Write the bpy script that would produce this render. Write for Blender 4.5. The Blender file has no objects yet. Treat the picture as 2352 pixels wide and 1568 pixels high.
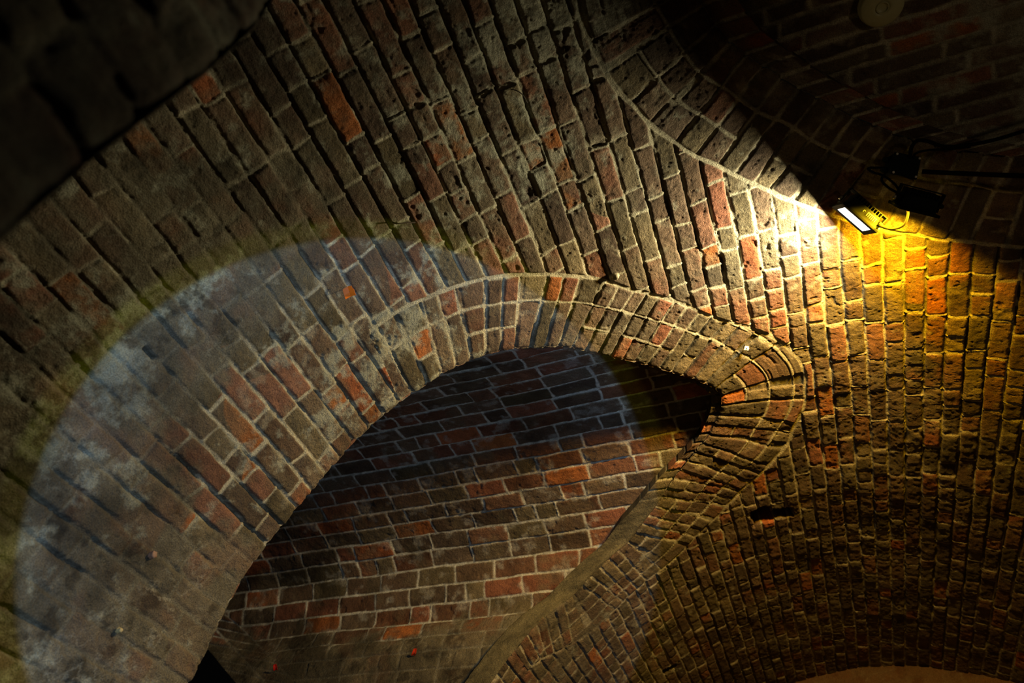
import bpy, bmesh, math
import numpy as np
from mathutils import Vector, Matrix

# ------------------------------------------------------------------ camera
FPX = 1580.0
CX, CY = 1176.0, 784.0
_v1 = np.array([2080 - CX, 2650 - CY, FPX]); _v2 = np.array([-4000 - CX, 1950 - CY, FPX])
_Y = _v1 / np.linalg.norm(_v1)
_X = -_v2; _X = _X - _Y * (_X @ _Y); _X /= np.linalg.norm(_X)
_Z = np.cross(_X, _Y)
M = np.stack([_X, _Y, _Z])                       # camera (x right, y down, z forward) -> world
COL = bpy.context.scene.collection
sc = bpy.context.scene

cam_d = bpy.data.cameras.new('camera'); cam = bpy.data.objects.new('camera', cam_d); COL.objects.link(cam)
cam_d.sensor_width = 36.0; cam_d.lens = FPX / 2352 * 36.0
cam_d.clip_start = 0.01; cam_d.clip_end = 60
_r, _u, _b = M[:, 0], -M[:, 1], -M[:, 2]
cam.matrix_world = Matrix(((_r[0], _u[0], _b[0], 0), (_r[1], _u[1], _b[1], 0), (_r[2], _u[2], _b[2], 0), (0, 0, 0, 1)))
cam_d.dof.use_dof = True; cam_d.dof.focus_distance = 2.85; cam_d.dof.aperture_fstop = 2.5
sc.camera = cam

# ------------------------------------------------------------------ world, exposure
w = bpy.data.worlds.new('world'); sc.world = w; w.use_nodes = True
w.node_tree.nodes['Background'].inputs[0].default_value = (0.004, 0.004, 0.003, 1)
w.node_tree.nodes['Background'].inputs[1].default_value = 0.3
sc.view_settings.view_transform = 'Standard'; sc.view_settings.look = 'None'
sc.view_settings.exposure = 0.0; sc.view_settings.gamma = 1.0; sc.view_settings.use_curve_mapping = False

# light levels (W)
P_FLOOD, P_AMBER, P_BLUE, P_YELL = 37.0, 50.0, 90.0, 32.0

# ------------------------------------------------------------------ projection helpers
def ray(p):
    p = np.atleast_2d(np.asarray(p, float)); d = np.c_[p - np.array([CX, CY]), np.full(len(p), FPX)]
    d = d @ M.T
    return d / np.linalg.norm(d, axis=1)[:, None]

RV = 2.07; X0 = 0.14 * RV; Z0 = 0.15 * RV          # main barrel: radius, axis position relative to the eye

def hit(p):                                       # pixel of the photo -> point on the main barrel
    d = ray(p); a = d[:, 0]**2 + d[:, 2]**2; b = -(d[:, 0]*X0 + d[:, 2]*Z0); c = X0*X0 + Z0*Z0 - RV*RV
    t = (-b + np.sqrt(np.maximum(b*b - a*c, 0))) / a
    return d * t[:, None]

# ------------------------------------------------------------------ lights
def aim(o, pos, d, up=None):
    z = -Vector(d).normalized(); u = Vector(up) if up is not None else Vector((0, 0, 1))
    x = u.cross(z).normalized(); y = z.cross(x)
    o.matrix_world = Matrix(((x.x, y.x, z.x, pos[0]), (x.y, y.y, z.y, pos[1]), (x.z, y.z, z.z, pos[2]), (0, 0, 0, 1)))
def spot(name, pos, d, half, power, col, blend, r=.004):
    L = bpy.data.lights.new(name, 'SPOT'); L.energy = power; L.color = col; L.spot_size = 2*half; L.spot_blend = blend; L.shadow_soft_size = r
    o = bpy.data.objects.new(name, L); COL.objects.link(o); aim(o, pos, d); return o
def area(name, pos, d, sx, sy_, power, col, up, spread=math.pi):
    L = bpy.data.lights.new(name, 'AREA'); L.shape = 'RECTANGLE'; L.size = sx; L.size_y = sy_; L.energy = power; L.color = col; L.spread = spread
    o = bpy.data.objects.new(name, L); COL.objects.link(o); aim(o, pos, d, up); return o
# the projector beam thrown from beside the camera: its round edge is fitted to the edge seen on the vault
PROJ = np.array([.03, -.02, -.05])
_edge = hit([(30,1568),(75,1250),(150,1000),(250,800),(450,655),(700,558),(1000,560),(1210,650),(1330,790)])
_d = _edge - PROJ; _d /= np.linalg.norm(_d, axis=1)[:, None]
_ax, *_ = np.linalg.lstsq(_d, np.ones(len(_d)), rcond=None); _c = 1/np.linalg.norm(_ax); _ax = _ax*_c
HALF = math.acos(min(.999, _c))
print('beam half angle', math.degrees(HALF), 'axis', _ax)
_pb1 = spot('projector_blue', PROJ, _ax, HALF + .006, P_BLUE, (.42, .62, 1.0), .045)
_pb2 = spot('projector_yellow', PROJ, _ax, HALF + .036, P_YELL, (.75, .80, .06), .07)
def beam_profile(o, stops):                        # the lens gathers light towards the rim of the beam
    L = o.data; L.use_nodes = True; nt = L.node_tree; em = nt.nodes['Emission']
    tc = nt.nodes.new('ShaderNodeTexCoord'); sp = nt.nodes.new('ShaderNodeSeparateXYZ'); nt.links.new(tc.outputs['Normal'], sp.inputs[0])
    ab = nt.nodes.new('ShaderNodeMath'); ab.operation = 'ABSOLUTE'; nt.links.new(sp.outputs['Z'], ab.inputs[0])
    ac = nt.nodes.new('ShaderNodeMath'); ac.operation = 'ARCCOSINE'; nt.links.new(ab.outputs[0], ac.inputs[0])
    mr = nt.nodes.new('ShaderNodeMapRange'); mr.interpolation_type = 'SMOOTHSTEP'; nt.links.new(ac.outputs[0], mr.inputs[0])
    for i_, v_ in enumerate(stops): mr.inputs[i_+1].default_value = v_
    nt.links.new(mr.outputs[0], em.inputs['Strength'])
beam_profile(_pb1, (HALF - .13, HALF + .002, .74, 1.55))
beam_profile(_pb2, (HALF - .03, HALF + .012, .35, 1.15))

# floodlight frames
C_W = ray((1972, 492))[0]*2.84
E_W = M @ np.array([.756, .655, 0]); _b = math.radians(-6)
N_W = math.cos(_b)*(M @ np.array([-.655, .756, 0])) + math.sin(_b)*(M @ np.array([0, 0, -1.])); T_W = np.cross(E_W, N_W)
C_A = ray((2105, 467))[0]*2.81
E_A = M @ np.array([.968, .25, 0]); N_A = M @ np.array([-.22, .90, .42]); N_A /= np.linalg.norm(N_A); T_A = np.cross(E_A, N_A)
area('flood_white', C_W + N_W*.031, N_W, .13, .085, P_FLOOD, (1.0, .86, .53), T_W)
area('flood_amber', C_A + N_A*.031, N_A, .13, .085, P_AMBER, (1.0, .50, .008), T_A, math.radians(150))

def sy(P):                                        # barrel point -> (arc, Y); arc = 0 at the crown
    P = np.atleast_2d(P)
    return np.c_[RV * np.arctan2(P[:, 0] - X0, P[:, 2] - Z0), P[:, 1]]

HP = RV * math.pi / 2
def barrel(s, y, h=0.0):                          # (arc, Y, inward relief) -> world; straight walls past the springing
    th = np.clip(s / RV, -math.pi/2, math.pi/2); ex = np.maximum(np.abs(s) - HP, 0)
    r = RV - h
    return np.stack([X0 + r*np.sin(th), y + 0*s, Z0 + r*np.cos(th) - ex], -1)

# an added, unseen warm fill that lifts the dark right side vault
_t = ray((2420, 290))[0]*3.0; _p = np.array([2.3, .2, .1])
spot('aisle_fill', _p, _t - _p, math.radians(24), 15.0, (1.0, .72, .42), .9, .05)

# ------------------------------------------------------------------ noise
def vnoise(u, v, sc_, seed):
    rs = np.random.RandomState(seed); T = rs.rand(256, 256).astype(np.float32)
    x = np.asarray(u) / sc_ + 37.3 + seed*3.1; y = np.asarray(v) / sc_ + 91.7
    xi = np.floor(x).astype(np.int64); yi = np.floor(y).astype(np.int64)
    fx = (x - xi); fy = (y - yi); fx = fx*fx*(3-2*fx); fy = fy*fy*(3-2*fy)
    a = T[xi & 255, yi & 255]; b = T[(xi+1) & 255, yi & 255]; c = T[xi & 255, (yi+1) & 255]; d = T[(xi+1) & 255, (yi+1) & 255]
    return (a*(1-fx) + b*fx)*(1-fy) + (c*(1-fx) + d*fx)*fy
def fbm(u, v, sc_, seed, o=4, g=0.55):
    t = 0; a = 1; n = 0
    for i in range(o):
        t = t + a*vnoise(u, v, sc_/2**i, seed + i*17); n += a; a *= g
    return t / n
def sstep(a, b, x):
    t = np.clip((x - a) / (b - a), 0, 1); return t*t*(3-2*t)
def hash2(a, b, seed):
    a = a.astype(np.int64); b = b.astype(np.int64)
    h = (a*374761393 + b*668265263 + seed*982451653) & 0x7fffffff
    h = ((h ^ (h >> 13)) * 1274126177) & 0x7fffffff
    h = (h ^ (h >> 16)) & 0x7fffffff
    h = ((h * 69069) + 12345) & 0x7fffffff
    return ((h >> 8) & 0xffff) / 65535.0

# ------------------------------------------------------------------ brick bond
def bond(u, v, seed, hc=0.075, stretch=0.215, header=0.107, p_head=0.35, wob=0.004):
    """u across courses, v along them -> course id, brick id, distance to the joint, local brick coordinates"""
    uu = u + wob*2.6*(fbm(u, v, 0.4, seed, 3) - 0.5) + .004*(vnoise(u, v, .07, seed+2)-.5)
    k = np.floor(uu / hc).astype(np.int64)
    fu = uu / hc - k
    du = np.minimum(fu, 1 - fu) * hc
    vv = v + 0.013*(vnoise(u, v, 0.06, seed+5) - 0.5)
    vmin, vmax = v.min() - 1, v.max() + 1
    j = np.zeros(u.shape, np.int64); dv = np.zeros(u.shape); lv = np.zeros(u.shape)
    flatk = k.ravel(); order = np.argsort(flatk, kind='stable'); ks = flatk[order]
    cuts = np.r_[0, np.nonzero(np.diff(ks))[0] + 1, len(ks)]
    vf = vv.ravel(); jf = j.ravel(); dvf = dv.ravel(); lvf = lv.ravel()
    for a, b in zip(cuts[:-1], cuts[1:]):
        if a == b: continue
        ids = order[a:b]; kk = int(ks[a]); rs = np.random.RandomState((kk*7919 + seed*131) & 0x7fffffff)
        n = int((vmax - vmin) / header) + 8
        L = np.where(rs.rand(n) < p_head, header, stretch) * (0.94 + 0.12*rs.rand(n))
        e = vmin - 0.4*rs.rand() + np.r_[0, np.cumsum(L)]
        q = np.clip(np.searchsorted(e, vf[ids]) - 1, 0, n-1)
        jf[ids] = q; x = vf[ids]
        dvf[ids] = np.minimum(x - e[q], e[q+1] - x); lvf[ids] = (x - e[q]) / (e[q+1] - e[q])
    j = jf.reshape(u.shape); dv = dvf.reshape(u.shape); lv = lvf.reshape(u.shape)
    return k, j, du, dv, fu, lv

PAL = np.array([(.150, .098, .062), (.165, .112, .075), (.135, .098, .068), (.190, .100, .062), (.215, .098, .055),
                (.360, .115, .045), (.440, .150, .045), (.130, .105, .060), (.200, .160, .095), (.110, .075, .052), (.260, .105, .062)])
MORT = np.array((.44, .41, .30))

def brickwork(u, v, k, j, du, dv, fu, lv, seed, jw=0.0042, deep=0.0105, pal_w=None, rnd=0.009, mort=MORT, mfill=None, raked=1.0, redm=None):
    """relief (m, towards the viewer, 0 = brick face) and albedo"""
    r1 = hash2(k, j, seed+1); r2 = hash2(k, j, seed+2); r3 = hash2(k, j, seed+3); r4 = hash2(k, j, seed+4); r5 = hash2(k, j, seed+5)
    edge = 0.0085*(fbm(u, v, 0.040, seed+60, 4, .6) - 0.5) - .002*(r4 - .5)
    a = np.maximum(rnd - (du - jw), 0); b = np.maximum(rnd - (dv - jw), 0)
    dist = rnd - np.sqrt(a*a + b*b) + edge                         # >0 inside brick
    m = sstep(-0.0015, 0.0035, dist)                               # brick mask
    dome = sstep(-0.001, 0.013, dist)
    face = (r1 - 0.5)*0.008 + (r2 - 0.5)*0.009*(fu - 0.5) + (r3 - 0.5)*0.009*(lv - 0.5)
    rough = 0.0075*(fbm(u, v, 0.030, seed+70, 4, .6) - 0.5) + 0.004*(fbm(u, v, 0.10, seed+80, 2) - 0.5)
    pits = fbm(u, v, 0.014, seed+90, 2); chip = sstep(0.70, 0.86, fbm(u, v, 0.045, seed+95, 3))*(r4 > 0.35)
    hb = face + rough - 0.0045*(1 - dome) - 0.0025*sstep(.72, .85, pits) - 0.006*chip
    fill = fbm(u, v, 0.28, seed+100, 3) if mfill is None else mfill
    bed = sstep(-.003, .003, dv - du)                              # 1 in bed joints, 0 in head joints
    gap = raked*sstep(.49, .62, fbm(u*.5, v, .17, seed+105, 3) + .25*(hash2(k, k*0, seed+6) - .5))    # raked out bed joints
    dd_ = deep*(1.15 - .9*fill)*(1 - .55*(1-bed)) + bed*gap*deep*.7
    hm = -dd_ + 0.0035*(fbm(u, v, 0.016, seed+110, 3) - 0.5)
    h = hb*m + hm*(1 - m)
    n = len(PAL)
    pw = np.ones(n) if pal_w is None else np.array(pal_w, float)
    cum = np.cumsum(pw/pw.sum()); idx = np.clip(np.searchsorted(cum, r5.ravel()), 0, n-1).reshape(r5.shape)
    c = PAL[idx]
    if redm is not None:
        r7 = hash2(k, j, seed+7); pick = r7 < redm*.62
        c = np.where(pick[..., None], np.where((r1 < .28)[..., None], np.array((.37, .13, .035)), np.array((.245, .122, .076))), c)
    c = c * (0.66 + 0.62*r2)[..., None]
    sp = fbm(u, v, 0.055, seed+120, 4, .65)
    c = c * (0.46 + 0.86*sp)[..., None]
    grey = np.array((.165, .135, .085))
    gm = sstep(0.50, 0.72, fbm(u, v, 0.16, seed+130, 4))[..., None] * 0.55
    c = c*(1-gm) + grey*gm
    mm = mort * (0.55 + 0.9*fbm(u, v, 0.02, seed+140, 3))[..., None]
    dirt = (bed*gap*.72)[..., None]; mm = mm*(1-dirt) + np.array((.055, .045, .03))*dirt
    # mortar smeared over the arrises
    sm = sstep(0.60, 0.75, fbm(u, v, 0.07, seed+150, 4)) * sstep(0.020, 0.0, dist) * 0.55
    mk = (m*(1 - sm))[..., None]
    return h, c*mk + mm*(1 - mk), m, dist

# ------------------------------------------------------------------ mesh out
def grid_mesh(name, P, C, keep=None, mat=None, flip=False, shade=True):
    H, W = P.shape[:2]
    idx = np.arange(H*W).reshape(H, W)
    q = np.stack([idx[:-1, :-1], idx[1:, :-1], idx[1:, 1:], idx[:-1, 1:]], -1).reshape(-1, 4)
    if flip: q = q[:, ::-1]
    if keep is not None: q = q[keep.reshape(-1)]
    used = np.zeros(H*W, bool); used[q.ravel()] = True
    rem = np.cumsum(used) - 1; q = rem[q]
    V = P.reshape(-1, 3)[used]; Cc = C.reshape(-1, C.shape[-1])[used]
    me = bpy.data.meshes.new(name)
    me.vertices.add(len(V)); me.vertices.foreach_set('co', V.astype(np.float32).ravel())
    me.loops.add(q.size); me.loops.foreach_set('vertex_index', q.astype(np.int32).ravel())
    me.polygons.add(len(q)); me.polygons.foreach_set('loop_start', np.arange(0, q.size, 4, dtype=np.int32))
    me.polygons.foreach_set('loop_total', np.full(len(q), 4, np.int32))
    me.update(calc_edges=True)
    me.polygons.foreach_set('use_smooth', np.ones(len(q), bool))
    at = me.color_attributes.new('albedo', 'FLOAT_COLOR', 'POINT')
    if Cc.shape[1] == 3: Cc = np.c_[Cc, np.ones(len(Cc))]
    at.data.foreach_set('color', Cc.astype(np.float32).ravel())
    if mat: me.materials.append(mat)
    o = bpy.data.objects.new(name, me); COL.objects.link(o)
    return o

def structure(o, label=None):
    o['kind'] = 'structure'
    if label: o['label'] = label
    return o

# ------------------------------------------------------------------ materials
def masonry_material(name, bump=1.0, rough=0.9):
    m = bpy.data.materials.new(name); m.use_nodes = True; nt = m.node_tree; N = nt.nodes; Lk = nt.links
    bs = N['Principled BSDF']; bs.inputs['Roughness'].default_value = rough
    bs.inputs['Specular IOR Level'].default_value = 0.25
    at = N.new('ShaderNodeAttribute'); at.attribute_name = 'albedo'
    tc = N.new('ShaderNodeTexCoord')
    n1 = N.new('ShaderNodeTexNoise'); n1.inputs['Scale'].default_value = 260; n1.inputs['Detail'].default_value = 6; n1.inputs['Roughness'].default_value = .7
    n2 = N.new('ShaderNodeTexNoise'); n2.inputs['Scale'].default_value = 70; n2.inputs['Detail'].default_value = 5; n2.inputs['Roughness'].default_value = .65
    vo = N.new('ShaderNodeTexVoronoi'); vo.inputs['Scale'].default_value = 210
    for n in (n1, n2, vo): Lk.new(tc.outputs['Object'], n.inputs['Vector'])
    mr = N.new('ShaderNodeMapRange'); mr.inputs[1].default_value = .3; mr.inputs[2].default_value = .72; mr.inputs[3].default_value = .42; mr.inputs[4].default_value = 1.62
    Lk.new(n1.outputs['Fac'], mr.inputs[0])
    mx = N.new('ShaderNodeMix'); mx.data_type = 'RGBA'; mx.blend_type = 'MULTIPLY'; mx.inputs[0].default_value = 1
    Lk.new(at.outputs['Color'], mx.inputs[6]); Lk.new(mr.outputs[0], mx.inputs[7]); Lk.new(mx.outputs[2], bs.inputs['Base Color'])
    ad = N.new('ShaderNodeMath'); ad.operation = 'MULTIPLY_ADD'; Lk.new(n2.outputs['Fac'], ad.inputs[0]); ad.inputs[1].default_value = 2.2; Lk.new(n1.outputs['Fac'], ad.inputs[2])
    ad2 = N.new('ShaderNodeMath'); ad2.operation = 'MULTIPLY_ADD'; Lk.new(vo.outputs['Distance'], ad2.inputs[0]); ad2.inputs[1].default_value = .35; Lk.new(ad.outputs[0], ad2.inputs[2])
    bp = N.new('ShaderNodeBump'); bp.inputs['Strength'].default_value = bump; bp.inputs['Distance'].default_value = 0.0045
    Lk.new(ad2.outputs[0], bp.inputs['Height']); Lk.new(bp.outputs[0], bs.inputs['Normal'])
    return m
def simple(name, col, rough=.5, metal=0.0, emit=None, es=0, noise=0.0):
    m = bpy.data.materials.new(name); m.use_nodes = True; nt = m.node_tree; bs = nt.nodes['Principled BSDF']
    bs.inputs['Base Color'].default_value = (*col, 1); bs.inputs['Roughness'].default_value = rough; bs.inputs['Metallic'].default_value = metal
    if emit: bs.inputs['Emission Color'].default_value = (*emit, 1); bs.inputs['Emission Strength'].default_value = es
    nz = nt.nodes.new('ShaderNodeTexNoise'); nz.inputs['Scale'].default_value = 90; nz.inputs['Detail'].default_value = 4
    tc = nt.nodes.new('ShaderNodeTexCoord'); nt.links.new(tc.outputs['Object'], nz.inputs['Vector'])
    mr = nt.nodes.new('ShaderNodeMapRange'); mr.inputs[3].default_value = 1 - noise - .02; mr.inputs[4].default_value = 1 + noise + .02
    nt.links.new(nz.outputs['Fac'], mr.inputs[0])
    mx = nt.nodes.new('ShaderNodeMix'); mx.data_type = 'RGBA'; mx.blend_type = 'MULTIPLY'; mx.inputs[0].default_value = 1
    mx.inputs[6].default_value = (*col, 1); nt.links.new(mr.outputs[0], mx.inputs[7]); nt.links.new(mx.outputs[2], bs.inputs['Base Color'])
    return m
M_BRICK = masonry_material('old_brick')

# ------------------------------------------------------------------ polylines on the barrel
def resample(p, step):
    d = np.r_[0, np.cumsum(np.linalg.norm(np.diff(p, axis=0), axis=1))]; n = max(3, int(d[-1]/step)); t = np.linspace(0, d[-1], n)
    return np.stack([np.interp(t, d, p[:, i]) for i in range(p.shape[1])], 1)
def smooth(p, n):
    k = np.hanning(2*n+3)[1:-1]; k /= k.sum(); q = p.copy()
    for i in range(p.shape[1]):
        a = np.r_[2*p[0, i]-p[n:0:-1, i], p[:, i], 2*p[-1, i]-p[-2:-n-2:-1, i]]; q[:, i] = np.convolve(a, k, 'valid')
    return q
def nearest(poly, S, Yv):
    """nearest point on polyline: arclength t, distance, foot"""
    a = poly[:-1]; e = poly[1:] - a; L2 = (e**2).sum(1); cum = np.r_[0, np.cumsum(np.sqrt(L2))]
    best = np.full(S.shape, 1e9); T = np.zeros(S.shape); FS = np.zeros(S.shape); FY = np.zeros(S.shape)
    for i in range(len(a)):
        dx = S - a[i, 0]; dy = Yv - a[i, 1]
        t = np.clip((dx*e[i, 0] + dy*e[i, 1]) / max(L2[i], 1e-12), 0, 1)
        fx = a[i, 0] + t*e[i, 0]; fy = a[i, 1] + t*e[i, 1]
        d = (S - fx)**2 + (Yv - fy)**2; m = d < best
        best[m] = d[m]; T[m] = (cum[i] + t*math.sqrt(L2[i]))[m]; FS[m] = fx[m]; FY[m] = fy[m]
    return T, np.sqrt(best), FS, FY
def inside(poly, S, Yv):
    r = np.zeros(S.shape, bool); n = len(poly)
    for i in range(n):
        x1, y1 = poly[i]; x2, y2 = poly[(i+1) % n]
        if y1 == y2: continue
        c = ((y1 > Yv) != (y2 > Yv)) & (S < (x2-x1)*(Yv-y1)/(y2-y1) + x1)
        r ^= c
    return r
def idw(pts, S, Yv, pw=3.0):
    P = sy(hit([(a, b) for a, b, _ in pts])); num = 0; den = 0
    for (s, y), (_, _, val) in zip(P, pts):
        w_ = 1.0 / (((S-s)**2 + (Yv-y)**2 + 0.006) ** (pw/2)); num = num + w_*val; den = den + w_
    return num / den

GL_PX = [(440,1568),(480,1500),(560,1330),(700,1150),(850,985),(1000,870),(1100,822),(1200,800),(1300,800),(1450,830),(1560,860),(1625,882),
         (1660,905),(1658,945),(1630,1003),(1585,1055),(1555,1090),(1510,1161),(1448,1243),(1371,1311),(1320,1367),(1230,1440),(1144,1547)]
GR_PX = [(1590,-60),(1625,30),(1680,100),(1760,160),(1850,212),(1960,272),(2080,320),(2200,350),(2352,368)]
gl = sy(hit(GL_PX)); gr = sy(hit(GR_PX))
LOW = HP + 1.95                                    # down the wall to the floor
gl = np.vstack([[-LOW, 1.66], [-HP, 1.665], gl, [-HP-.05, 3.32], [-LOW, 3.32]])
gr_mir = [(s, 1.45 - y) for s, y in gr[:1:-1]]
gr = np.vstack([[LOW, -.30], [HP*.98, -.28], [1.25, -.25], gr_mir, gr, [1.25, 1.62], [HP*.98, 1.70], [LOW, 1.70]])
gl = smooth(resample(gl, .02), 2); gr = smooth(resample(gr, .02), 2)
def poly_t(poly, px):
    P = sy(hit([px])); return float(nearest(poly, P[:, 0], P[:, 1])[0][0])

# ------------------------------------------------------------------ main barrel
def spaced(a, b, fine, lo, hi, coarse):
    out = [a]; x = a
    while x < b:
        if lo <= x <= hi: st = fine
        else:
            dd = (lo - x) if x < lo else (x - hi); st = min(coarse, fine + dd*.06)
        x += st; out.append(x)
    return np.array(out)
FINE = 0.0034
ss = spaced(-LOW, LOW, FINE, -HP*.96, RV*math.radians(33), .12)
yy = spaced(.10, 6.2, FINE, .22, 2.9, .0085)
S, Yg = np.meshgrid(ss, yy, indexing='ij')

def notch(t, seed, pitch):                         # worn ends of the bricks along an opening
    k = np.floor(t / pitch); f = t/pitch - k
    return 0.006*(hash2(k, k*0, seed) - .35) - 0.006*np.exp(-(np.minimum(f, 1-f)*pitch/0.006)**2)

PITCH_L, PITCH_R = 0.067, 0.075
def ring_pattern(T, D, seed, pitch, side):
    """voussoir rings: T along the arch, D away from it"""
    u = T; uu = u + .011*(vnoise(T, D, .13, seed)-.5) + .005*(vnoise(T, D, .05, seed+1)-.5); k = np.floor(uu/pitch).astype(np.int64); fu = uu/pitch - k
    du = np.minimum(fu, 1-fu)*pitch
    b1, b2 = (.222, .335) if side == 'L' else (.125, .24)
    Dw = D + .016*(vnoise(T, D, .12, seed+3)-.5)
    split = hash2(k, k*0+3, seed)
    if side == 'L':
        e0 = np.where(Dw < b1, 0, np.where(Dw < b2, b1, b2)); e1 = np.where(Dw < b1, b1, np.where(Dw < b2, b2, b2+.115))
        row = np.where(Dw < b1, 0, np.where(Dw < b2, 2, 3))
        h = (row == 0) & (split < .5)
        e0 = np.where(h & (Dw >= .11), .11, e0); e1 = np.where(h & (Dw < .11), .11, e1); row = np.where(h & (Dw >= .11), 1, row)
    else:
        e0 = np.where(Dw < b1, 0, np.where(Dw < b2, b1, b2)); e1 = np.where(Dw < b1, b1, np.where(Dw < b2, b2, b2+.12))
        row = np.where(Dw < b1, 0, np.where(Dw < b2, 1, 2))
        h = (row > 0) & (split < .45)
        e0 = np.where(h, b1, e0); e1 = np.where(h, b2+.12, e1); row = np.where(h, 1, row)
    a = np.where(e0 == 0, 0.012 + Dw, Dw - e0); dv = np.minimum(a, e1 - Dw); lv = (Dw - e0)/(e1 - e0)
    return k, row.astype(np.int64) + 7, du, np.maximum(dv, 0), fu, lv

def masks(S, Yv):
    plaster = idw([(100,1450,.95),(300,1350,.9),(450,1480,.98),(250,1100,.82),(60,1200,.75),(150,950,.7),(400,1150,.6),(560,1300,.75),(640,1230,.35),
        (350,900,.55),(450,750,.55),(550,620,.62),(300,620,.58),(200,500,.55),(100,650,.6),(700,500,.6),(650,350,.5),(500,450,.6),(480,260,.45),(850,560,.42),
        (700,850,.12),(600,950,.1),(750,700,.25),(560,1050,.1),(700,1100,.02),(850,900,.02),(820,780,.08),(900,650,.1),(1000,560,.05),(880,380,.3),(760,200,.35),
        (1000,250,.28),(1150,150,.35),(1100,400,.08),(1250,100,.45),(1350,180,.35),(1200,330,.2),(1100,550,0),(1300,450,.1),(1500,500,0),(1400,600,0),(1700,600,0),(1900,600,.1),
        (2150,700,.25),(2100,850,.45),(2250,600,.1),(1950,800,.1),(1700,1300,.05),(1500,1400,.05),(2000,1200,.25),(1450,1300,.3),(1350,1420,.5),(1300,1540,.45),(2100,1400,.2),(1600,150,0),(1700,300,0),(2300,900,.3)], S, Yv)
    effl = idw([(1000,60,.45),(1250,80,.85),(1100,130,.6),(1330,170,.7),(1180,330,.55),(1000,270,.5),(1270,360,.6),(1100,470,.3),(1350,270,.35),(880,400,.4),(1300,600,.1),(1500,400,.05),
        (260,850,.8),(200,930,.5),(60,1380,.6),(150,1350,.35),(380,1130,.5),(800,700,.4),(860,820,.6),(820,880,.5),(600,1150,.3),(100,700,.3),(450,900,.15),(700,600,.2),(500,1300,.15),
        (1850,500,.3),(1700,400,.2),(1700,700,.1),(2100,700,.1),(1700,1200,.1),(1500,250,.3),(1600,150,.1),(1400,1400,.3),(1900,250,.1)], S, Yv)
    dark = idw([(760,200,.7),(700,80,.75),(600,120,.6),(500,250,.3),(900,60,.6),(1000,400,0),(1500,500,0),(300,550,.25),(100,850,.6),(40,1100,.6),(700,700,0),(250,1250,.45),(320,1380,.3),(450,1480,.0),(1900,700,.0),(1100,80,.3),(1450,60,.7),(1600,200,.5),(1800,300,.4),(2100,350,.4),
        (1400,350,.1),(2000,1000,.25),(1700,1300,.2)], S, Yv)  # dim areas of the vault that get painted shade
    return plaster, effl, dark

def weather_shade(S, Yv, h, c, m, dist, plaster, effl, dark, seed):
    n1 = fbm(S, Yv, .22, seed, 5, .6); n2 = fbm(S, Yv, .05, seed+9, 4, .6)
    pm = sstep(.34, .58, plaster + .55*(n1-.5) + .35*(n2-.5))
    hp = -0.0035 + .012*(fbm(S, Yv, .12, seed+20, 5, .6) - .5) + .003*(fbm(S, Yv, .02, seed+21, 3)-.5)
    hp = hp - .010*sstep(.004, -.004, dist)*sstep(.60, .72, fbm(S, Yv, .3, seed+23, 3))   # open joints through the plaster skin
    h = h*(1-pm*.85) + np.maximum(h, hp)*(pm*.85)
    pc = np.array((.150, .135, .095)) * (.45 + 1.1*fbm(S, Yv, .09, seed+30, 5, .65))[..., None]
    bl = sstep(.56, .72, fbm(S, Yv, .075, seed+31, 4, .62))[..., None]; pc = pc*(1 - .62*bl)          # dark damp blotches
    tn = sstep(.55, .75, fbm(S, Yv, .13, seed+32, 3))[..., None]; pc = pc*(1-tn*.45) + np.array((.20, .115, .075))*tn*.45   # brick showing through
    vn = 1 - np.abs(2*fbm(S, Yv, .060, seed+33, 4, .6) - 1); vn = (sstep(.93, .995, vn)*sstep(.45, .7, fbm(S, Yv, .2, seed+34, 3)))[..., None]
    pc = pc*(1-vn*.7) + np.array((.33, .32, .25))*vn*.7                                                # pale lime veins
    k = (pm*.86)[..., None]; c = c*(1-k) + pc*k
    ef = sstep(.62, .80, effl*.55 + .75*fbm(S, Yv, .07, seed+40, 5, .7))*.8
    c = c*(1-ef[..., None]) + np.array((.36, .37, .29))*ef[..., None]
    shade_tone = sstep(.45, .75, dark*.6 + .6*fbm(S, Yv, .16, seed+50, 4, .6))*.75  # shade of the dim stretches painted into the colour, broken by noise
    c = c*(1-shade_tone[..., None]*.8)
    return h, c

k, j, du, dv, fu, lv = bond(S, Yg, 11)
fillg = np.clip(fbm(S, Yg, .3, 211, 3)*.9 + .1, 0, 1)
redm = idw([(620,960,1),(700,1050,1),(600,1080,.9),(760,900,.9),(850,780,.6),(560,720,.4),(500,1050,.5),(650,1180,.6),(820,950,.5),(800,670,.0),(770,640,0),(820,700,0),(950,620,.5),(1100,560,.55),(1150,430,.4),(1330,560,.5),(1500,650,.4),
    (1700,560,.3),(1400,400,.1),(1250,300,.1),(1000,300,.15),(600,300,.0),(300,600,0),(200,1200,0),(2080,620,.6),(1950,700,.3),(2150,560,.6),(1850,1000,.1),(1700,1250,.05),(2100,1000,.0),(2200,1250,0),(1700,1450,0),(2300,800,0),(1500,1400,0),(1200,500,.35),(1600,300,.1),(180,800,.4)], S, Yg)
H0, C0, MB, DB = brickwork(S, Yg, k, j, du, dv, fu, lv, 11, redm=redm, pal_w=(10, 12, 11, 6, 4, 2, 1.4, 9, 8, 9, 3), mfill=fillg)

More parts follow.
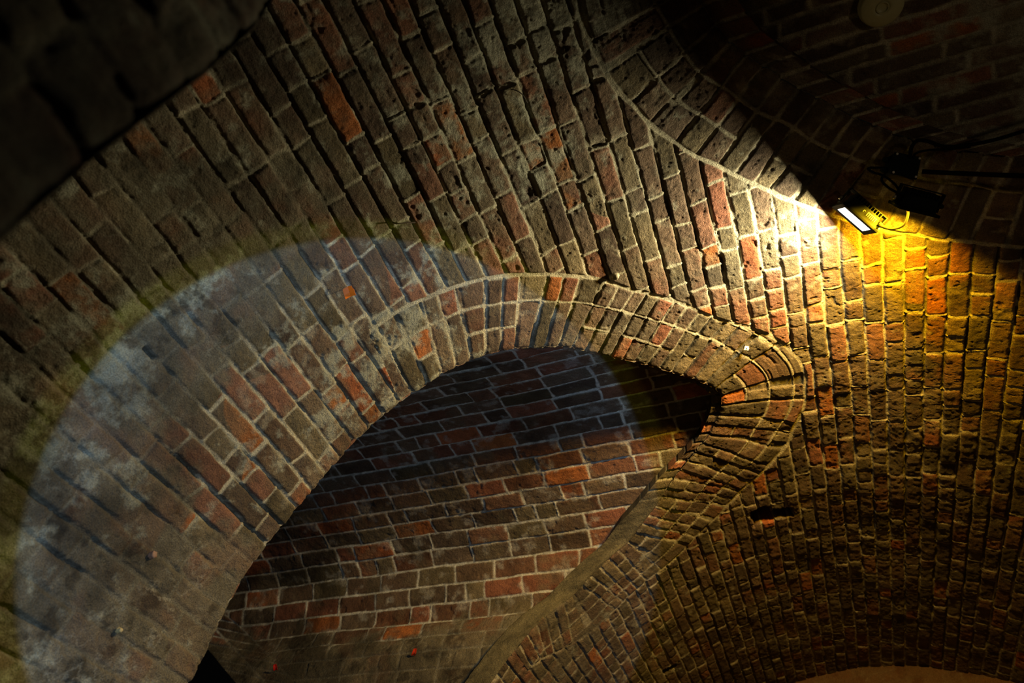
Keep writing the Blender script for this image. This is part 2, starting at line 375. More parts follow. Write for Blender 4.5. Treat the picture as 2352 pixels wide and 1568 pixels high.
# arch rings round the two side openings
TL, DL, FLs, FLy = nearest(gl, S, Yg); TR, DR, FRs, FRy = nearest(gr, S, Yg)
inL = inside(np.vstack([gl, [-LOW-1, 3.3], [-LOW-1, 1.66]]), S, Yg)
inR = inside(np.vstack([gr, [LOW+1, 1.7], [LOW+1, -.3]]), S, Yg)
tA = poly_t(gl, (930, 905)); tB = poly_t(gl, (1560, 860)); tC = poly_t(gl, (1600, 1040)); tD = poly_t(gl, (1180, 1490))
wL = np.interp(TL, [tA-.03, tA, tB, tC, tD-.5, tD], [0, .335, .335, .45, .42, .22]); wL = np.where((TL < tA-.03) | (TL > tD), 0, wL)
tE = poly_t(gr, (1680, 100)); wR = np.full(S.shape, .36)
ringL = (~inL) & (DL < wL); ringR = (~inR) & (DR < wR) & (TR > tE - .9)
ringR &= (DR < DL) | ~ringL
ringL &= ~ringR
def joint_line(Dd, W, wid=.006):                   # the mortar bed around the outer edge of a ring
    return np.abs(Dd - W) < wid
for (rg, T, D, seed, pitch, side, pw) in ((ringL, TL, DL, 31, PITCH_L, 'L', (10, 12, 9, 6, 5, 1.2, .8, 8, 7, 3, 4)), (ringR, TR, DR, 41, PITCH_R, 'R', (9, 9, 9, 5, 3, 1, .4, 9, 4, 5, 3))):
    kk, jj, a, b, f1, f2 = ring_pattern(T[rg], D[rg], seed, pitch, side)
    h, c, m, ds = brickwork(T[rg], D[rg], kk, jj, a, b, f1, f2, seed, jw=.0044, pal_w=pw, mfill=.75 - .0*a)
    H0[rg] = h; C0[rg] = c; MB[rg] = m; DB[rg] = ds
for D, W, ins in ((DL, wL, inL), (DR, wR, inR)):
    q_ = np.abs(D + .012*(vnoise(S, Yg, .09, 4)-.5) - W); jw_ = sstep(.0135, .0045, q_)*(~ins)*(W > .02)
    if D is DR: jw_ = jw_*sstep(tE - .92, tE - .88, TR)
    hm_ = -.006 + .003*(fbm(S, Yg, .02, 5, 3)-.5); H0 = H0*(1-jw_) + hm_*jw_; DB = np.where(jw_ > .5, -.004, DB)
    jc = sstep(.0095, .0065, q_)*(jw_ > 0); C0 = C0*(1-jc[..., None]) + (MORT*(.55+.9*fbm(S, Yg, .02, 6, 3))[..., None])*jc[..., None]
pl, ef, dk = masks(S, Yg)
pl = np.where(ringR, 0, pl)
HH, CC = weather_shade(S, Yg, H0, C0, MB, DB, pl, ef, dk, 300)

# undulation of the whole shell, and the putlog holes
HH = HH + .022*(fbm(S, Yg, .8, 77, 3) - .5) + .006*(fbm(S, Yg, .25, 78, 2) - .5)
def hole(px, ax, ay, rot, depth, seed):
    global HH, CC
    s0, y0 = sy(hit([px]))[0]; a = (S-s0)*math.cos(rot) + (Yg-y0)*math.sin(rot); b = -(S-s0)*math.sin(rot) + (Yg-y0)*math.cos(rot)
    q = np.maximum(np.abs(a)/ax, np.abs(b)/ay) + .5*(fbm(S, Yg, .03, seed, 3)-.5)
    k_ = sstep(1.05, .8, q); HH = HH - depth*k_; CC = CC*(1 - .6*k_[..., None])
hole((1752, 1186), .060, .075, .0, .24, 91); hole((1800, 1180), .055, .045, .1, .12, 92)
hole((1540, 1538), .05, .03, .3, .06, 93)
hole((345, 812), .006, .022, .0, .02, 95)

# snap the rims
S2, Y2 = S.copy(), Yg.copy()
cell = .0036*1.5
for ins, D, fs, fy, T, sd, pitch in ((inL, DL, FLs, FLy, TL, 5, PITCH_L), (inR, DR, FRs, FRy, TR, 6, PITCH_R)):
    near_in = ins & (D < .03)
    S2[near_in] = fs[near_in]; Y2[near_in] = fy[near_in]
    out = (~ins) & (D < .04)
    nt = notch(T, sd, pitch)
    wgt = np.where(ins, 1.0, 1 - D/.04)
    g = near_in | out
    # direction away from the opening
    ns, ny = S - fs, Yg - fy; ln = np.maximum(np.hypot(ns, ny), 1e-6); sg = np.where(ins, -1, 1)
    S2[g] += (-nt*wgt*sg*ns/ln)[g]; Y2[g] += (-nt*wgt*sg*ny/ln)[g]
    H_edge = .006*np.exp(-(D/.010)**2); HH = HH - np.where(ins, .006, H_edge)
P = barrel(S2, Y2, HH)
far_in = (inL & (DL > cell*1.6)) | (inR & (DR > cell*1.6))
def facemask(v, op='any'):
    a = np.stack([v[:-1, :-1], v[1:, :-1], v[1:, 1:], v[:-1, 1:]]); return a.any(0) if op == 'any' else a.all(0)
keep = ~facemask(far_in) & ~facemask(inL | inR, 'all')
fr_L = facemask(ringL, 'any') & keep; fr_R = facemask(ringR, 'any') & keep & ~fr_L
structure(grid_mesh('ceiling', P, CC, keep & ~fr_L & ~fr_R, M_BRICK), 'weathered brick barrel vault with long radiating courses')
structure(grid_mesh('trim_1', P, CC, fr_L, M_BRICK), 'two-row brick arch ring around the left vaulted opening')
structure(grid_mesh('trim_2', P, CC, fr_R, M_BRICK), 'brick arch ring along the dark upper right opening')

# ------------------------------------------------------------------ side vaults
LIP = .075; LX = .15
def side_vault(poly, sign, xend, seed, lipname, vaultname, pitch, fine, zmin_f, plaster_fn, hc, stretch, pw, lip_label, label, jw=.0055, mort=MORT, raked=.6, lip_pl=None, lip_w=((0, 1), (.10, .10))):
    g3 = barrel(poly[:, 0], poly[:, 1])
    yz = g3[:, 1:]
    T = np.gradient(smooth(yz, 6), axis=0); T /= np.maximum(np.linalg.norm(T, axis=1)[:, None], 1e-9)
    Nn = np.c_[-T[:, 1], T[:, 0]]                       # towards the masonry
    c0 = yz.mean(0)
    if ((yz + Nn*.1 - c0)**2).sum() < ((yz - Nn*.1 - c0)**2).sum(): Nn = -Nn
    Nn = smooth(Nn, 5)
    d = np.r_[0, np.cumsum(np.linalg.norm(np.diff(poly, axis=0), axis=1))]
    # lip
    t = spaced(0, d[-1], .005, 0, 0, 0) if False else None
    f_lo = np.interp(-0.3, [0, 1], [0, 1])
    tt = np.arange(0, d[-1], .005)
    def at(A): return np.stack([np.interp(tt, d, A[:, i]) for i in range(A.shape[1])], 1)
    pp = at(poly); nn = at(Nn); nt = notch(tt, 5 if sign < 0 else 6, pitch)
    Tp = np.gradient(pp, axis=0); Tp /= np.linalg.norm(Tp, axis=1)[:, None]; Np = np.c_[-Tp[:, 1], Tp[:, 0]]
    cen = np.array([poly[:, 0].mean(), poly[:, 1].mean()])
    probe = inside(np.vstack([poly]), pp[:, 0] + Np[:, 0]*.01, pp[:, 1] + Np[:, 1]*.01)
    Np = np.where(probe[:, None], Np, -Np)              # into the opening
    ww = np.linspace(0, LX, 34)
    TT, WW = np.meshgrid(tt, ww, indexing='ij')
    kk = np.floor(TT/pitch).astype(np.int64); f1 = TT/pitch - kk; a = np.minimum(f1, 1-f1)*pitch
    h, c, m, ds = brickwork(TT, WW, kk, kk*0+7, a, np.full(a.shape, .04), f1, WW/.1+.3, 31 if sign < 0 else 41, jw=.0058, pal_w=pw)
    if lip_pl:                                          # plaster runs over the lower reveal
        qp = sstep(lip_pl[0], lip_pl[1], TT + .12*(fbm(TT, WW, .15, 17, 3)-.5)); c = c*(1-qp[..., None]) + (np.array((.120, .105, .062))*(.2+1.5*fbm(TT, WW, .07, 18, 5, .65))[..., None])*qp[..., None]
        nt = nt*(1 - qp[:, 0])
    q = pp + Np*(nt[:, None]); base = barrel(q[:, 0], q[:, 1], -.012 + .007*(qp[:, 0] if lip_pl else 0.0))
    P = np.repeat(base[:, None, :], len(ww), 1)
    sw = (np.interp(tt, lip_w[0], lip_w[1])/LX)[:, None]   # how deep the ring reaches into the side vault
    P[:, :, 0] += sign*WW*sw
    rr = h - .004
    if lip_pl: rr = rr*(1-qp) + (.008 + .022*(fbm(TT, WW, .1, 19, 4)-.5))*qp
    # relief pushes into the opening
    dirs = np.stack([nn[:, 0]*0, -nn[:, 0], -nn[:, 1]], 1)
    P += dirs[:, None, :]*(rr*np.clip(WW/.01, 0, 1))[..., None]
    back = np.linspace(.004, LIP + .05, 12)              # the hidden rear face of the ring
    Pk = P[:, -1:, :] - dirs[:, None, :]*back[None, :, None] + np.array([-sign*.004, 0, 0])
    P = np.concatenate([P, Pk], 1); c = np.concatenate([c, np.repeat(c[:, -1:]*.6, 12, 1)], 1)
    structure(grid_mesh(lipname, P, c, None, M_BRICK), lip_label)
    # soffit
    a0 = np.interp(np.arange(len(d)), np.arange(len(d)), d)
    zz = g3[:, 2]
    off = yz + Nn*LIP
    do = np.r_[0, np.cumsum(np.linalg.norm(np.diff(off, axis=0), axis=1))]
    lo_i = 0
    ta = [0.0]
    while ta[-1] < do[-1]:
        z = np.interp(ta[-1], do, off[:, 1]); yv = np.interp(ta[-1], do, off[:, 0])
        st = fine if (z > zmin_f and yv > (1.9 if sign < 0 else .2)) else .02
        ta.append(ta[-1] + st)
    ta = np.array(ta)
    xg = np.interp(ta, do, g3[:, 0]); oy = np.interp(ta, do, off[:, 0]); oz = np.interp(ta, do, off[:, 1])
    ny = np.interp(ta, do, Nn[:, 0]); nz = np.interp(ta, do, Nn[:, 1])
    xmax = abs(xend)
    ws = np.arange(.04, xmax + .3, fine)
    A, Wd = np.meshgrid(ta, ws, indexing='ij')
    Xw = xg[:, None] + sign*Wd
    kk, jj, du, dv, f1, f2 = bond(A, Xw, seed, hc=hc, stretch=stretch, header=stretch*.5, p_head=.22, wob=.006)
    if sign < 0:                                       # voussoirs round the mouth of the next aisle
        xe = np.interp(oz, [0, 1.5, 1.75, 2.0, 2.4], [-2.95, -3.06, -3.42, -3.8, -4.5])[:, None]
        De = (Xw - xe)*.60; rg = (De < .24) & (De > 0); Te = A*1.45 + 0*Xw - Xw*.35
        k2 = np.floor(Te/.075).astype(np.int64); g2 = Te/.075 - k2
        kk = np.where(rg, k2 + 999, kk); jj = np.where(rg, (De > .12).astype(int), jj); du = np.where(rg, np.minimum(g2, 1-g2)*.075, du)
        dv = np.where(rg, np.minimum(np.abs(De - .12), .24 - De), dv); f1 = np.where(rg, g2, f1); f2 = np.where(rg, De/.24, f2)
    fl = np.clip(fbm(A, Xw, .3, seed+7, 3)*1.1, 0, 1)
    h, c, m, ds = brickwork(A, Xw, kk, jj, du, dv, f1, f2, seed, jw=jw, pal_w=pw, mfill=fl, mort=mort, raked=raked, deep=.0105 if sign > 0 else .008)
    Pb = np.stack([Xw, oy[:, None] + 0*A, oz[:, None] + 0*A], -1)
    pl_, ef_, dk_ = plaster_fn(Pb)
    h, c = weather_shade(A, Xw, h, c, m, ds, pl_, ef_, dk_, seed+300)
    h = h + .02*(fbm(A, Xw, .7, seed+5, 3)-.5)
    Pb[..., 1] -= ny[:, None]*h; Pb[..., 2] -= nz[:, None]*h
    kp = (Xw >= xe) if sign < 0 else (Xw <= xend + .02)
    kp = facemask(kp, 'all')
    structure(grid_mesh(vaultname, Pb, c, kp, M_BRICK), label)
    return ta, oy, oz, xg

def proj(P):
    q = P @ M; return q[..., 0]/q[..., 2]*FPX + CX, q[..., 1]/q[..., 2]*FPX + CY

# height (Z) under which the far side of the left vault is plastered, against X, read from the photograph
def offset_soffit_pts(pxs):
    # approximates the far flank as the plane-ish strip Y ~ 3.35 .. ; returns X, Z
    out = []
    for d in ray(pxs):
        best = None
        for Yp in np.linspace(2.6, 3.45, 60):
            Pp = d*Yp/d[1]
            zc = 1.35 + .95*math.sqrt(max(0, 1 - ((Yp-2.50)/.93)**2))
            e = abs(Pp[2] - zc)
            if best is None or e < best[0]: best = (e, Pp)
        out.append(best[1][[0, 2]])
    return np.array(out)
_pb = offset_soffit_pts([(520,1440),(760,1450),(900,1425),(1000,1400),(1150,1370),(1300,1310),(1400,1225),(1480,1130),(1560,1040)])
_o = np.argsort(_pb[:, 0]); _pb = _pb[_o]
def plaster_left(Pb):
    zb = np.interp(Pb[..., 0], _pb[:, 0], _pb[:, 1])
    far = Pb[..., 1] > 2.5
    pl_ = np.where(far, .5 + 1.6*(zb - Pb[..., 2]), .0)
    pl_ = np.clip(pl_, 0, 1.05)
    edge = 0
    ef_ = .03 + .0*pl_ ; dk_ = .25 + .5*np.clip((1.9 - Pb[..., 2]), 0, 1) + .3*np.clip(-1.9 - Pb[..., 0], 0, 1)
    return pl_, ef_, dk_
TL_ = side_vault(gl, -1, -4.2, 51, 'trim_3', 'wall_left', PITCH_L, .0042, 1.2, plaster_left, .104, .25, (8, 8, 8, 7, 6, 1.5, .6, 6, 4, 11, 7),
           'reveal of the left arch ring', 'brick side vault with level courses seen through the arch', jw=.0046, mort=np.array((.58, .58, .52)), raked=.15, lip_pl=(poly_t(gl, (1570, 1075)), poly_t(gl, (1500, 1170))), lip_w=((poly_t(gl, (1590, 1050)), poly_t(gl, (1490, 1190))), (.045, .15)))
def plaster_right(Pb):
    z = 0*Pb[..., 0]; return z + .1, z + .5*np.exp(-((Pb[..., 0]-1.1)/.35)**2) + .1, z + .2
TR_ = side_vault(gr, 1, 3.2, 61, 'trim_4', 'wall_right', PITCH_R, .005, 1.6, plaster_right, .058, .28, (6, 6, 5, 8, 9, 3, 1, 4, 2, 10, 9),
           'reveal of the right arch ring', 'dark brick side vault behind the upper right arch')

# ------------------------------------------------------------------ the arch the camera looks past (near, left) and end walls
fp = ray([(650, -20), (600, 60), (520, 140), (420, 220), (300, 310), (190, 400), (90, 490), (0, 562), (-120, 700)])
YN = .13
fp3 = fp * (YN / fp[:, 1])[:, None]
prof = fp3[:, [0, 2]]
top = prof[0]
arc = [(.62, -1.6), (.62, .9), (.5, 1.35), (.2, 1.68), (-.15, 1.62), (-.36, 1.35)]
prof = np.vstack([arc, prof, [prof[-1][0]-.02, -.1], [prof[-1][0]-.02, -1.6]])
prof = smooth(resample(prof, .01), 4)
pt = resample(prof, .004); dd = np.r_[0, np.cumsum(np.linalg.norm(np.diff(pt, axis=0), axis=1))]
ws = np.arange(0, .9, .004)
A, Wd = np.meshgrid(dd, ws, indexing='ij')
kk, jj, du, dv, f1, f2 = bond(A, Wd, 71)
h, c, m, ds = brickwork(A, Wd, kk, jj, du, dv, f1, f2, 71, pal_w=(7, 7, 6, 7, 8, 2, 1, 5, 3, 5, 9))
h, c = weather_shade(A, Wd, h, c, m, ds, .6+0*A, .42+0*A, .62+0*A, 710); c = c*.55   # the passage's shade is put into its brick colour
Tn = np.gradient(pt, axis=0); Tn /= np.linalg.norm(Tn, axis=1)[:, None]; Nn = np.c_[Tn[:, 1], -Tn[:, 0]]
if (Nn[len(Nn)//2] @ (np.array([0, .5]) - pt[len(pt)//2])) < 0: Nn = -Nn
edge = np.exp(-(Wd/.012)**2)*.010
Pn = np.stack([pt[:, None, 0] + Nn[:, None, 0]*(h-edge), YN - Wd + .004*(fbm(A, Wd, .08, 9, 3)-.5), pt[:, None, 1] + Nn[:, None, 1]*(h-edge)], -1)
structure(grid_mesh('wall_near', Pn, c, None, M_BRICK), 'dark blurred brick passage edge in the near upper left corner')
# its face towards the room
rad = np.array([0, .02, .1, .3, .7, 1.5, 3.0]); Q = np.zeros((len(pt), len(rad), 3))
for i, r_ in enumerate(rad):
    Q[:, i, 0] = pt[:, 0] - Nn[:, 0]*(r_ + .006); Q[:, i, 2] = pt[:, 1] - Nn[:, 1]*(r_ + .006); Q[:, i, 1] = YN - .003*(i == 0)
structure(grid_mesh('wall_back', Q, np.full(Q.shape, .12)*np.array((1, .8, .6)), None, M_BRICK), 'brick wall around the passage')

# far end wall
u_ = np.arange(-2.6, 2.8, .012); v_ = np.arange(-1.7, 2.7, .012); A, B = np.meshgrid(u_, v_, indexing='ij')
kk, jj, du, dv, f1, f2 = bond(B, A, 81)
h, c, m, ds = brickwork(B, A, kk, jj, du, dv, f1, f2, 81, pal_w=(2, 2, 1, 6, 9, 6, 2, 1, 1, 3, 9))
h, c = weather_shade(B, A, h, c, m, ds, .75+0*A, .1+0*A, 0*A, 810)
c = c*.5 + np.array((.20, .085, .045))*.5
Pe = np.stack([A, 5.86 - .30*A - h, B], -1)
structure(grid_mesh('wall_end', Pe, c, None, M_BRICK), 'reddish far end wall under the vault')

# closing walls of the side aisles and the floor
def quad(name, pts, col, label):
    P4 = np.array(pts, float).reshape(2, 2, 3); n = 60; t = np.linspace(0, 1, n)
    G = (P4[0, 0]*(1-t)[:, None, None]*(1-t)[None, :, None] + P4[0, 1]*(1-t)[:, None, None]*t[None, :, None]
         + P4[1, 0]*t[:, None, None]*(1-t)[None, :, None] + P4[1, 1]*t[:, None, None]*t[None, :, None])
    C = np.ones(G.shape)*np.array(col)*(.6 + .8*fbm(G[..., 0]*1.0 + G[..., 2], G[..., 1], .4, 3, 4))[..., None]
    structure(grid_mesh(name, G, C, None, M_BRICK), label)
quad('floor', [(-5.5, -1.5, -1.6), (-5.5, 6.5, -1.6), (4.5, -1.5, -1.6), (4.5, 6.5, -1.6)], (.10, .085, .065), 'worn stone floor of the cellar')

quad('wall_far_left', [(-5.5, -1.5, -1.6), (-5.5, 6.5, -1.6), (-5.5, -1.5, 3.2), (-5.5, 6.5, 3.2)], (.10, .07, .05), 'dark wall of the next aisle')
quad('wall_far_right', [(4.5, -1.5, -1.6), (4.5, 6.5, -1.6), (4.5, -1.5, 3.2), (4.5, 6.5, 3.2)], (.10, .07, .05), 'dark wall of the right hand aisle')

# ------------------------------------------------------------------ small things
def bm_obj(name, bm, mat, parent=None, smooth_=False):
    me = bpy.data.meshes.new(name); bmesh.ops.recalc_face_normals(bm, faces=bm.faces); bm.to_mesh(me); bm.free()
    if smooth_:
        for p in me.polygons: p.use_smooth = True
    me.materials.append(mat); o = bpy.data.objects.new(name, me); COL.objects.link(o)
    if parent is not None: o.parent = parent
    return o
def tag(o, label, cat, group=None):
    o['label'] = label; o['category'] = cat
    if group: o['group'] = group
    return o
def empty(name, pos, ex, ey, ez):
    o = bpy.data.objects.new(name, None); o.empty_display_size = .02; COL.objects.link(o)
    o.matrix_world = Matrix(((ex[0], ey[0], ez[0], pos[0]), (ex[1], ey[1], ez[1], pos[1]), (ex[2], ey[2], ez[2], pos[2]), (0, 0, 0, 1)))
    return o
def box(bm, c, s, bev=.0, taper=None):
    r = bmesh.ops.create_cube(bm, size=1.0)['verts']
    for v in r:
        k = 1.0
        if taper and v.co.y < 0: k = taper
        v.co = Vector((c[0] + v.co.x*s[0]*k, c[1] + v.co.y*s[1], c[2] + v.co.z*s[2]*k))
    if bev:
        es = list({e for v in r for e in v.link_edges}); bmesh.ops.bevel(bm, geom=es, offset=bev, segments=2, affect='EDGES', profile=.6)
def tube_bm(pts, r, n=10, sub=8, bm=None):
    p = np.array(pts, float); q = []
    for i in range(len(p)-1):
        a = p[max(i-1, 0)]; b = p[i]; c = p[i+1]; d = p[min(i+2, len(p)-1)]
        for t in np.arange(0, 1, 1/sub): q.append(.5*((2*b) + (c-a)*t + (2*a-5*b+4*c-d)*t*t + (3*b-a-3*c+d)*t**3))
    q.append(p[-1]); q = np.array(q)
    bm = bm or bmesh.new(); T = np.gradient(q, axis=0); up = np.array([0.13, .21, .97]); rings = []
    for i in range(len(q)):
        t = T[i]/max(np.linalg.norm(T[i]), 1e-9); x = np.cross(t, up); x /= np.linalg.norm(x); up = np.cross(x, t)
        rings.append([bm.verts.new(q[i] + r*(math.cos(a)*x + math.sin(a)*up)) for a in np.linspace(0, 2*math.pi, n, endpoint=False)])
    for i in range(len(rings)-1):
        for k in range(n): bm.faces.new((rings[i][k], rings[i][(k+1) % n], rings[i+1][(k+1) % n], rings[i+1][k]))
    bm.faces.new(rings[0][::-1]); bm.faces.new(rings[-1]); return bm
def lathe_bm(prof, n=48):
    bm = bmesh.new(); rings = []
    for r, y in prof:
        rings.append([bm.verts.new((r*math.cos(a), y, r*math.sin(a))) for a in np.linspace(0, 2*math.pi, n, endpoint=False)] if r > 1e-6 else [bm.verts.new((0, y, 0))])
    for a, b in zip(rings[:-1], rings[1:]):
        for k in range(n):
            f = [a[k % len(a)], a[(k+1) % len(a)], b[(k+1) % len(b)], b[k % len(b)]]; f = list(dict.fromkeys(f))
            if len(f) > 2: bm.faces.new(f)
    return bm

m_black = simple('black_housing', (.006, .009, .010), .8, .0, noise=.15)
m_glass = simple('lit_glass', (.9, .9, .85), .2, emit=(.92, .97, 1.0), es=14)
m_glassa = simple('amber_glass', (.9, .6, .1), .2, emit=(1, .6, .05), es=6)
m_steel = simple('worn_steel', (.32, .31, .28), .35, .8, noise=.2)
m_white = simple('white_print', (.55, .55, .5), .6)
m_cable = simple('black_rubber', (.004, .004, .004), .9)
for _m in (m_cable, m_black): _m.node_tree.nodes['Principled BSDF'].inputs['Specular IOR Level'].default_value = .08
m_det = simple('aged_cream_plastic', (.42, .42, .24), .45, noise=.12)

def floodlight(pos, ex, ny, tz, label, glass, L=.160, D=.105, mark=False):
    root = empty('floodlight', pos, ex, ny, tz); tag(root, label, 'floodlight', 'floodlights at the crown of the vault')
    b = bmesh.new(); box(b, (0, -.004, 0), (L-.022, .046, D-.02), .005, .86); bm_obj('housing', b, m_black, root)
    b = bmesh.new(); t = .019                                   # front frame, open in the middle
    for c, s in (((0, .021, D/2-t/2), (L, .010, t)), ((0, .021, -D/2+t/2), (L, .010, t)), ((L/2-t/2, .021, 0), (t, .010, D)), ((-L/2+t/2, .021, 0), (t, .010, D))): box(b, c, s, .002)
    bm_obj('front_frame', b, m_black, root)
    b = bmesh.new(); box(b, (0, .0225, 0), (L-.040, .004, D-.040), .001); bm_obj('glass_pane', b, glass, root)
    b = bmesh.new()
    for i in range(11): box(b, (-L*.36 + i*L*.072, -.034, 0), (.0035, .020, D*.62), .0008)
    bm_obj('cooling_fins', b, m_black, root)
    b = bmesh.new()                                             # U bracket
    for sgn in (-1, 1): box(b, (sgn*(L/2+.004), -.018, 0), (.003, .062, .024), .0008)
    box(b, (0, -.050, 0), (L+.011, .003, .024), .0008); bm_obj('mounting_bracket', b, m_black, root)
    for sgn in (-1, 1):
        b = lathe_bm([(0, -.004), (.008, -.004), (.009, 0), (.008, .005), (0, .005)], 20)
        bmesh.ops.rotate(b, verts=b.verts, matrix=Matrix.Rotation(math.pi/2, 3, 'Z')); bmesh.ops.translate(b, verts=b.verts, vec=(sgn*(L/2+.008), -.004, 0)); bm_obj('bolt', b, m_steel, root)
    b = lathe_bm([(0, 0), (.009, 0), (.009, .012), (.006, .018), (0, .018)], 20); bmesh.ops.rotate(b, verts=b.verts, matrix=Matrix.Rotation(-math.pi/2, 3, 'Z'))
    bmesh.ops.translate(b, verts=b.verts, vec=(L/2-.012, -.012, -D*.25)); bm_obj('cable_gland', b, m_black, root)
    if mark:                                                    # pale printed strokes on the side of the housing
        b = bmesh.new(); z = -D/2 + .0085
        for i in range(6): box(b, (.012 + i*.0072, -.005, z), (.0014, .013, .0012))
        box(b, (.031, -.0125, z), (.040, .0012, .0012)); box(b, (-.006, -.006, z), (.0012, .007, .0012)); box(b, (-.003, -.009, z), (.007, .0012, .0012))
        bm_obj('printed_mark', b, m_white, root)
    return root
floodlight(C_W, E_W, N_W, T_W, 'lit white floodlight in a black housing shining down the left side of the vault', m_glass, mark=True)
floodlight(C_A, E_A, N_A, T_A, 'dark floodlight seen from behind that throws amber light on the bricks', m_glassa, L=.142, D=.10)

# junction box
C_J = ray((2068, 386))[0]*2.80
EJ = M @ np.array([.98, .20, 0]); NJ = M @ np.array([0, 0, -1.]); NJ = NJ - EJ*(NJ @ EJ); NJ /= np.linalg.norm(NJ); TJ = np.cross(EJ, NJ)
jb = empty('junction_box', C_J, EJ, NJ, TJ); tag(jb, 'small dark cable junction box beside the amber floodlight', 'junction box')
b = bmesh.new(); box(b, (0, 0, 0), (.088, .050, .074), .006); bm_obj('box_body', b, m_black, jb)
b = bmesh.new(); box(b, (0, .031, 0), (.092, .008, .078), .003); bm_obj('lid', b, m_black, jb)
for zc in (-.018, .018):
    b = lathe_bm([(0, 0), (.010, 0), (.010, .014), (.006, .022), (0, .022)], 20); bmesh.ops.rotate(b, verts=b.verts, matrix=Matrix.Rotation(math.pi/2, 3, 'Z'))
    bmesh.ops.translate(b, verts=b.verts, vec=(-.043, 0, zc)); bm_obj('cable_gland', b, m_black, jb)
for sx in (-1, 1):
    for sz in (-1, 1):
        b = lathe_bm([(0, .0385), (.004, .0385), (.004, .034)], 12); bmesh.ops.translate(b, verts=b.verts, vec=(sx*.039, 0, sz*.032)); bm_obj('screw', b, m_steel, jb)

def cable(pts, r, label):
    P = [ray((x, y))[0]*d for x, y, d in pts]
    return tag(bm_obj('cable', tube_bm(P, r), m_cable, None, True), label, 'cable', 'black cables round the floodlights')
cable([(3050,120,2.66),(2760,190,2.68),(2520,255,2.70),(2440,277,2.72),(2352,301,2.74),(2280,322,2.76),(2215,334,2.77),(2168,336,2.77),(2130,324,2.77),(2107,323,2.77),(2094,338,2.77),(2090,362,2.78)], .0062, 'thick black cable that swings in from the right edge to the junction box')
cable([(2230,337,2.78),(2180,342,2.78),(2130,345,2.78),(2104,352,2.78),(2096,366,2.79)], .0040, 'thin black cable under the thick one near the junction box')
cable([(2118,394,2.82),(2200,398,2.83),(2352,404,2.84),(2500,410,2.84),(3000,440,2.86)], .0085, 'straight dark cable running level to the right edge')
cable([(2040,385,2.80),(2015,385,2.79),(1994,387,2.78),(2006,396,2.78),(2030,404,2.78),(2056,424,2.78),(2071,450,2.78),(2083,474,2.79),(2085,495,2.80),(2075,517,2.81),(2050,526,2.82),(2026,521,2.83),(2008,512,2.84)], .0042, 'looped black cable from the junction box to the lit white floodlight')
cable([(2042,396,2.80),(2028,404,2.79),(2026,416,2.79),(2041,431,2.79),(2062,444,2.80),(2074,456,2.82),(2082,466,2.84)], .0042, 'short black cable from the junction box to the amber floodlight')

# smoke detector on the dark right side vault
def soffit_hit(px, prof_):
    ta, oy, oz, xg = prof_; d = ray(px)[0]; best = None
    for i in range(len(oy)-1):
        e = (oy[i+1]-oy[i], oz[i+1]-oz[i]); den = d[1]*(-e[1]) + d[2]*e[0]
        if abs(den) < 1e-12: continue
        s_ = (oy[i]*(-e[1]) + oz[i]*e[0])/den; u = (d[2]*oy[i] - d[1]*oz[i])/den*-1 if False else (d[1]*oz[i] - d[2]*oy[i])/(d[2]*e[0] - d[1]*e[1])
        if s_ > 0 and -.001 <= u <= 1.001 and (best is None or s_ > best[0]): best = (s_, i)
    s_, i = best; n = np.array([0, oz[i+1]-oz[i], -(oy[i+1]-oy[i])]); n /= np.linalg.norm(n)
    Pp = d*s_
    if n @ Pp > 0: n = -n
    return Pp, n
Pd, nd = soffit_hit((2021, 6), TR_)
print('detector', Pd, nd)
nd = np.array([-.12, nd[1], nd[2]]); nd /= np.linalg.norm(nd)
xd = np.cross(nd, [0, 1, 0]); xd /= np.linalg.norm(xd); zd = np.cross(xd, nd)
kd = np.linalg.norm(Pd)/FPX*38
sd = empty('smoke_detector', Pd + nd*.006, xd, nd, zd); tag(sd, 'round cream smoke detector on the dark side vault, cut by the top of the picture', 'smoke detector')
bm_obj('base', lathe_bm([(0, -.01), (kd*1.02, -.01), (kd*1.02, .010), (kd*.96, .013)]), m_det, sd, True)
bm_obj('cover', lathe_bm([(kd*.96, .013), (kd*.97, .030), (kd*.90, .037), (kd*.45, .040), (kd*.30, .040), (kd*.29, .038), (0, .038)]), m_det, sd, True)
bm_obj('centre_ring', lathe_bm([(kd*.22, .037), (kd*.24, .043), (kd*.28, .043), (kd*.30, .037)]), m_det, sd, True)

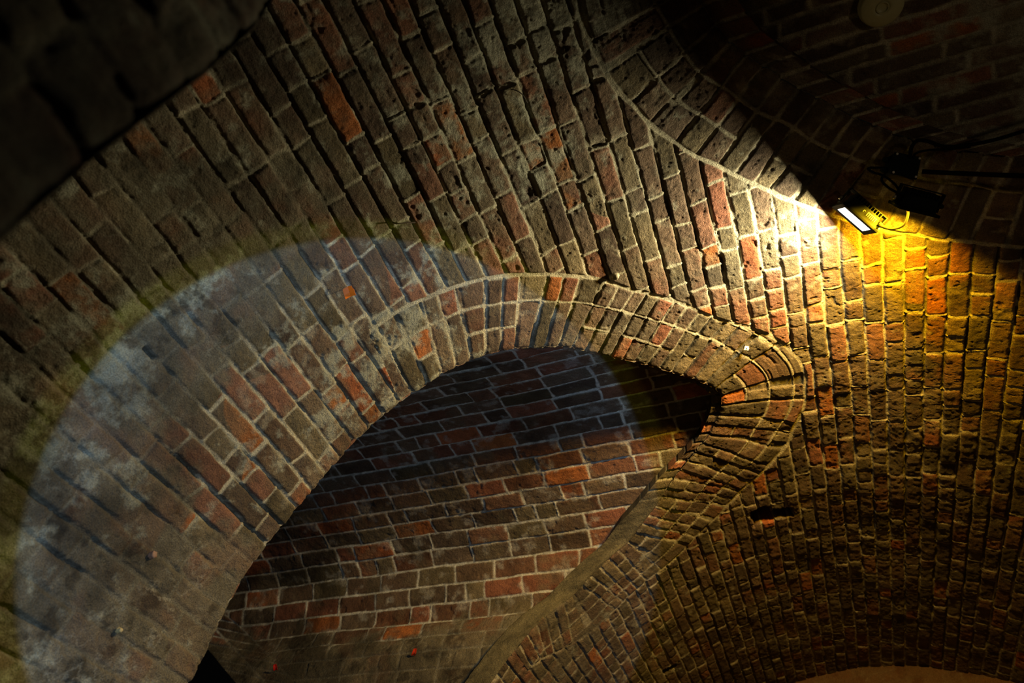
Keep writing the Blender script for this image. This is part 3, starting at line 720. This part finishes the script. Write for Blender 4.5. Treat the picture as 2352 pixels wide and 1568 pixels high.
# paper tags, nail, wire, pebbles
def mount(px, prof_=None, lift=.01):
    if prof_ is None:
        P0 = hit([px])[0]; n = np.array([X0 - P0[0], 0, Z0 - P0[2]]); n /= np.linalg.norm(n)
    else: P0, n = soffit_hit(px, prof_)
    return P0 + n*lift, n
def paper(px, wpx, hpx, rot, col, label, prof_=None, lift=.022, tilt=.3):
    P0, n = mount(px, prof_, lift); k_ = np.linalg.norm(P0)/FPX
    ex = M @ np.array([math.cos(rot), math.sin(rot), 0]); ey = M @ np.array([-math.sin(rot), math.cos(rot), tilt])
    m_ = simple('dyed_paper', col, .6, noise=.1); b = bmesh.new(); W, H = wpx*k_/2, hpx*k_/2; nf = np.cross(ex, ey); nf /= np.linalg.norm(nf)
    nf = nf if nf @ P0 < 0 else -nf
    nx, ny_ = 6, 5; g = []
    for i in range(nx+1):
        row = []
        for q in range(ny_+1):
            u = i/nx*2-1; v = q/ny_*2-1; cut = .25*W if (u > .3 and v < -.2) else 0
            z = .30*W*abs(u) + .12*H*math.sin(2.5*v+1) ; row.append(b.verts.new(P0 + ex*(W*u - cut) + ey*H*(v + .12*u*u - .15*u) + nf*z))
        g.append(row)
    for i in range(nx):
        for q in range(ny_): b.faces.new((g[i][q], g[i+1][q], g[i+1][q+1], g[i][q+1]))
    o = bm_obj('paper_tag', b, m_); md = o.modifiers.new('thickness', 'SOLIDIFY'); md.thickness = .0008
    b = tube_bm([P0 + nf*.004, P0, P0 - n*(lift+.012)], .0012, 8, 3); pin = bm_obj('pin', b, m_steel); pin.parent = o
    return tag(o, label, 'paper tag')
paper((796, 665), 25, 22, -.25, (1.0, .20, .003), 'bright orange paper tag stuck on the grey bricks left of the arch')
paper((957, 1503), 8, 17, .35, (.75, .045, .006), 'small red paper tag on the plastered wall inside the side vault, the larger of two', TL_, .03)
paper((639, 1537), 8, 13, .0, (.60, .015, .006), 'tiny red paper tag on the dark bricks low inside the side vault', TL_, .03)
wt = paper((1713, 795), 10, 9, .3, (.8, .78, .7), 'tiny white square tag on a brick of the arch ring', None, .012, .1)
P0, n = mount((1713, 795), None, .016); b = bmesh.new(); bmesh.ops.create_icosphere(b, subdivisions=2, radius=.0022)
bmesh.ops.translate(b, verts=b.verts, vec=P0); o = bm_obj('dot', b, m_black); o.parent = wt
b = tube_bm([mount((903, 511), None, -.01)[0], mount((905, 510), None, .018)[0], mount((925, 507), None, .024)[0], mount((949, 507), None, .020)[0]], .0022)
tag(bm_obj('nail', b, simple('rusty_iron', (.05, .03, .02), .8, noise=.3)), 'thin rusty nail lying flat against the bricks above the orange tag', 'nail')
b = tube_bm([mount((1172, 204), None, .004)[0], mount((1186, 206), None, .02)[0], mount((1198, 216), None, .024)[0], mount((1207, 232), None, .02)[0]], .0018)
tag(bm_obj('wire', b, simple('rusty_wire', (.04, .028, .02), .8, noise=.3)), 'short bent wire sticking out of the bricks near the top centre', 'wire')
def pebble(px, rpx, col, label, seed, lift=.004):
    P0, n = mount(px, None, lift); b = bmesh.new(); bmesh.ops.create_icosphere(b, subdivisions=3, radius=1); rs = np.random.RandomState(seed); k_ = np.linalg.norm(P0)/FPX*rpx
    f = rs.rand(3)*2+1.5
    for v in b.verts:
        c = v.co; q = 1 + .13*math.sin(f[0]*c.x*2+seed) + .10*math.sin(f[1]*c.y*3) + .08*math.sin(f[2]*c.z*4)
        v.co = Vector((c.x*k_*q*1.15, c.y*k_*q*.9, c.z*k_*q*.9)) + Vector(P0)
    return tag(bm_obj('pebble', b, simple('pebble_stone', col, .8, noise=.3), None, True), label, 'pebble')
pebble((271, 1447), 6, (.42, .34, .16), 'small yellowish pebble set in the plaster at lower left', 3)
pebble((348, 1273), 8, (.26, .15, .10), 'reddish brown pebble bedded in the plaster above the yellowish one', 4)
pebble((1409, 632), 9, (.34, .31, .22), 'round grey stone in the mortar above the crown of the arch ring', 5, .010)
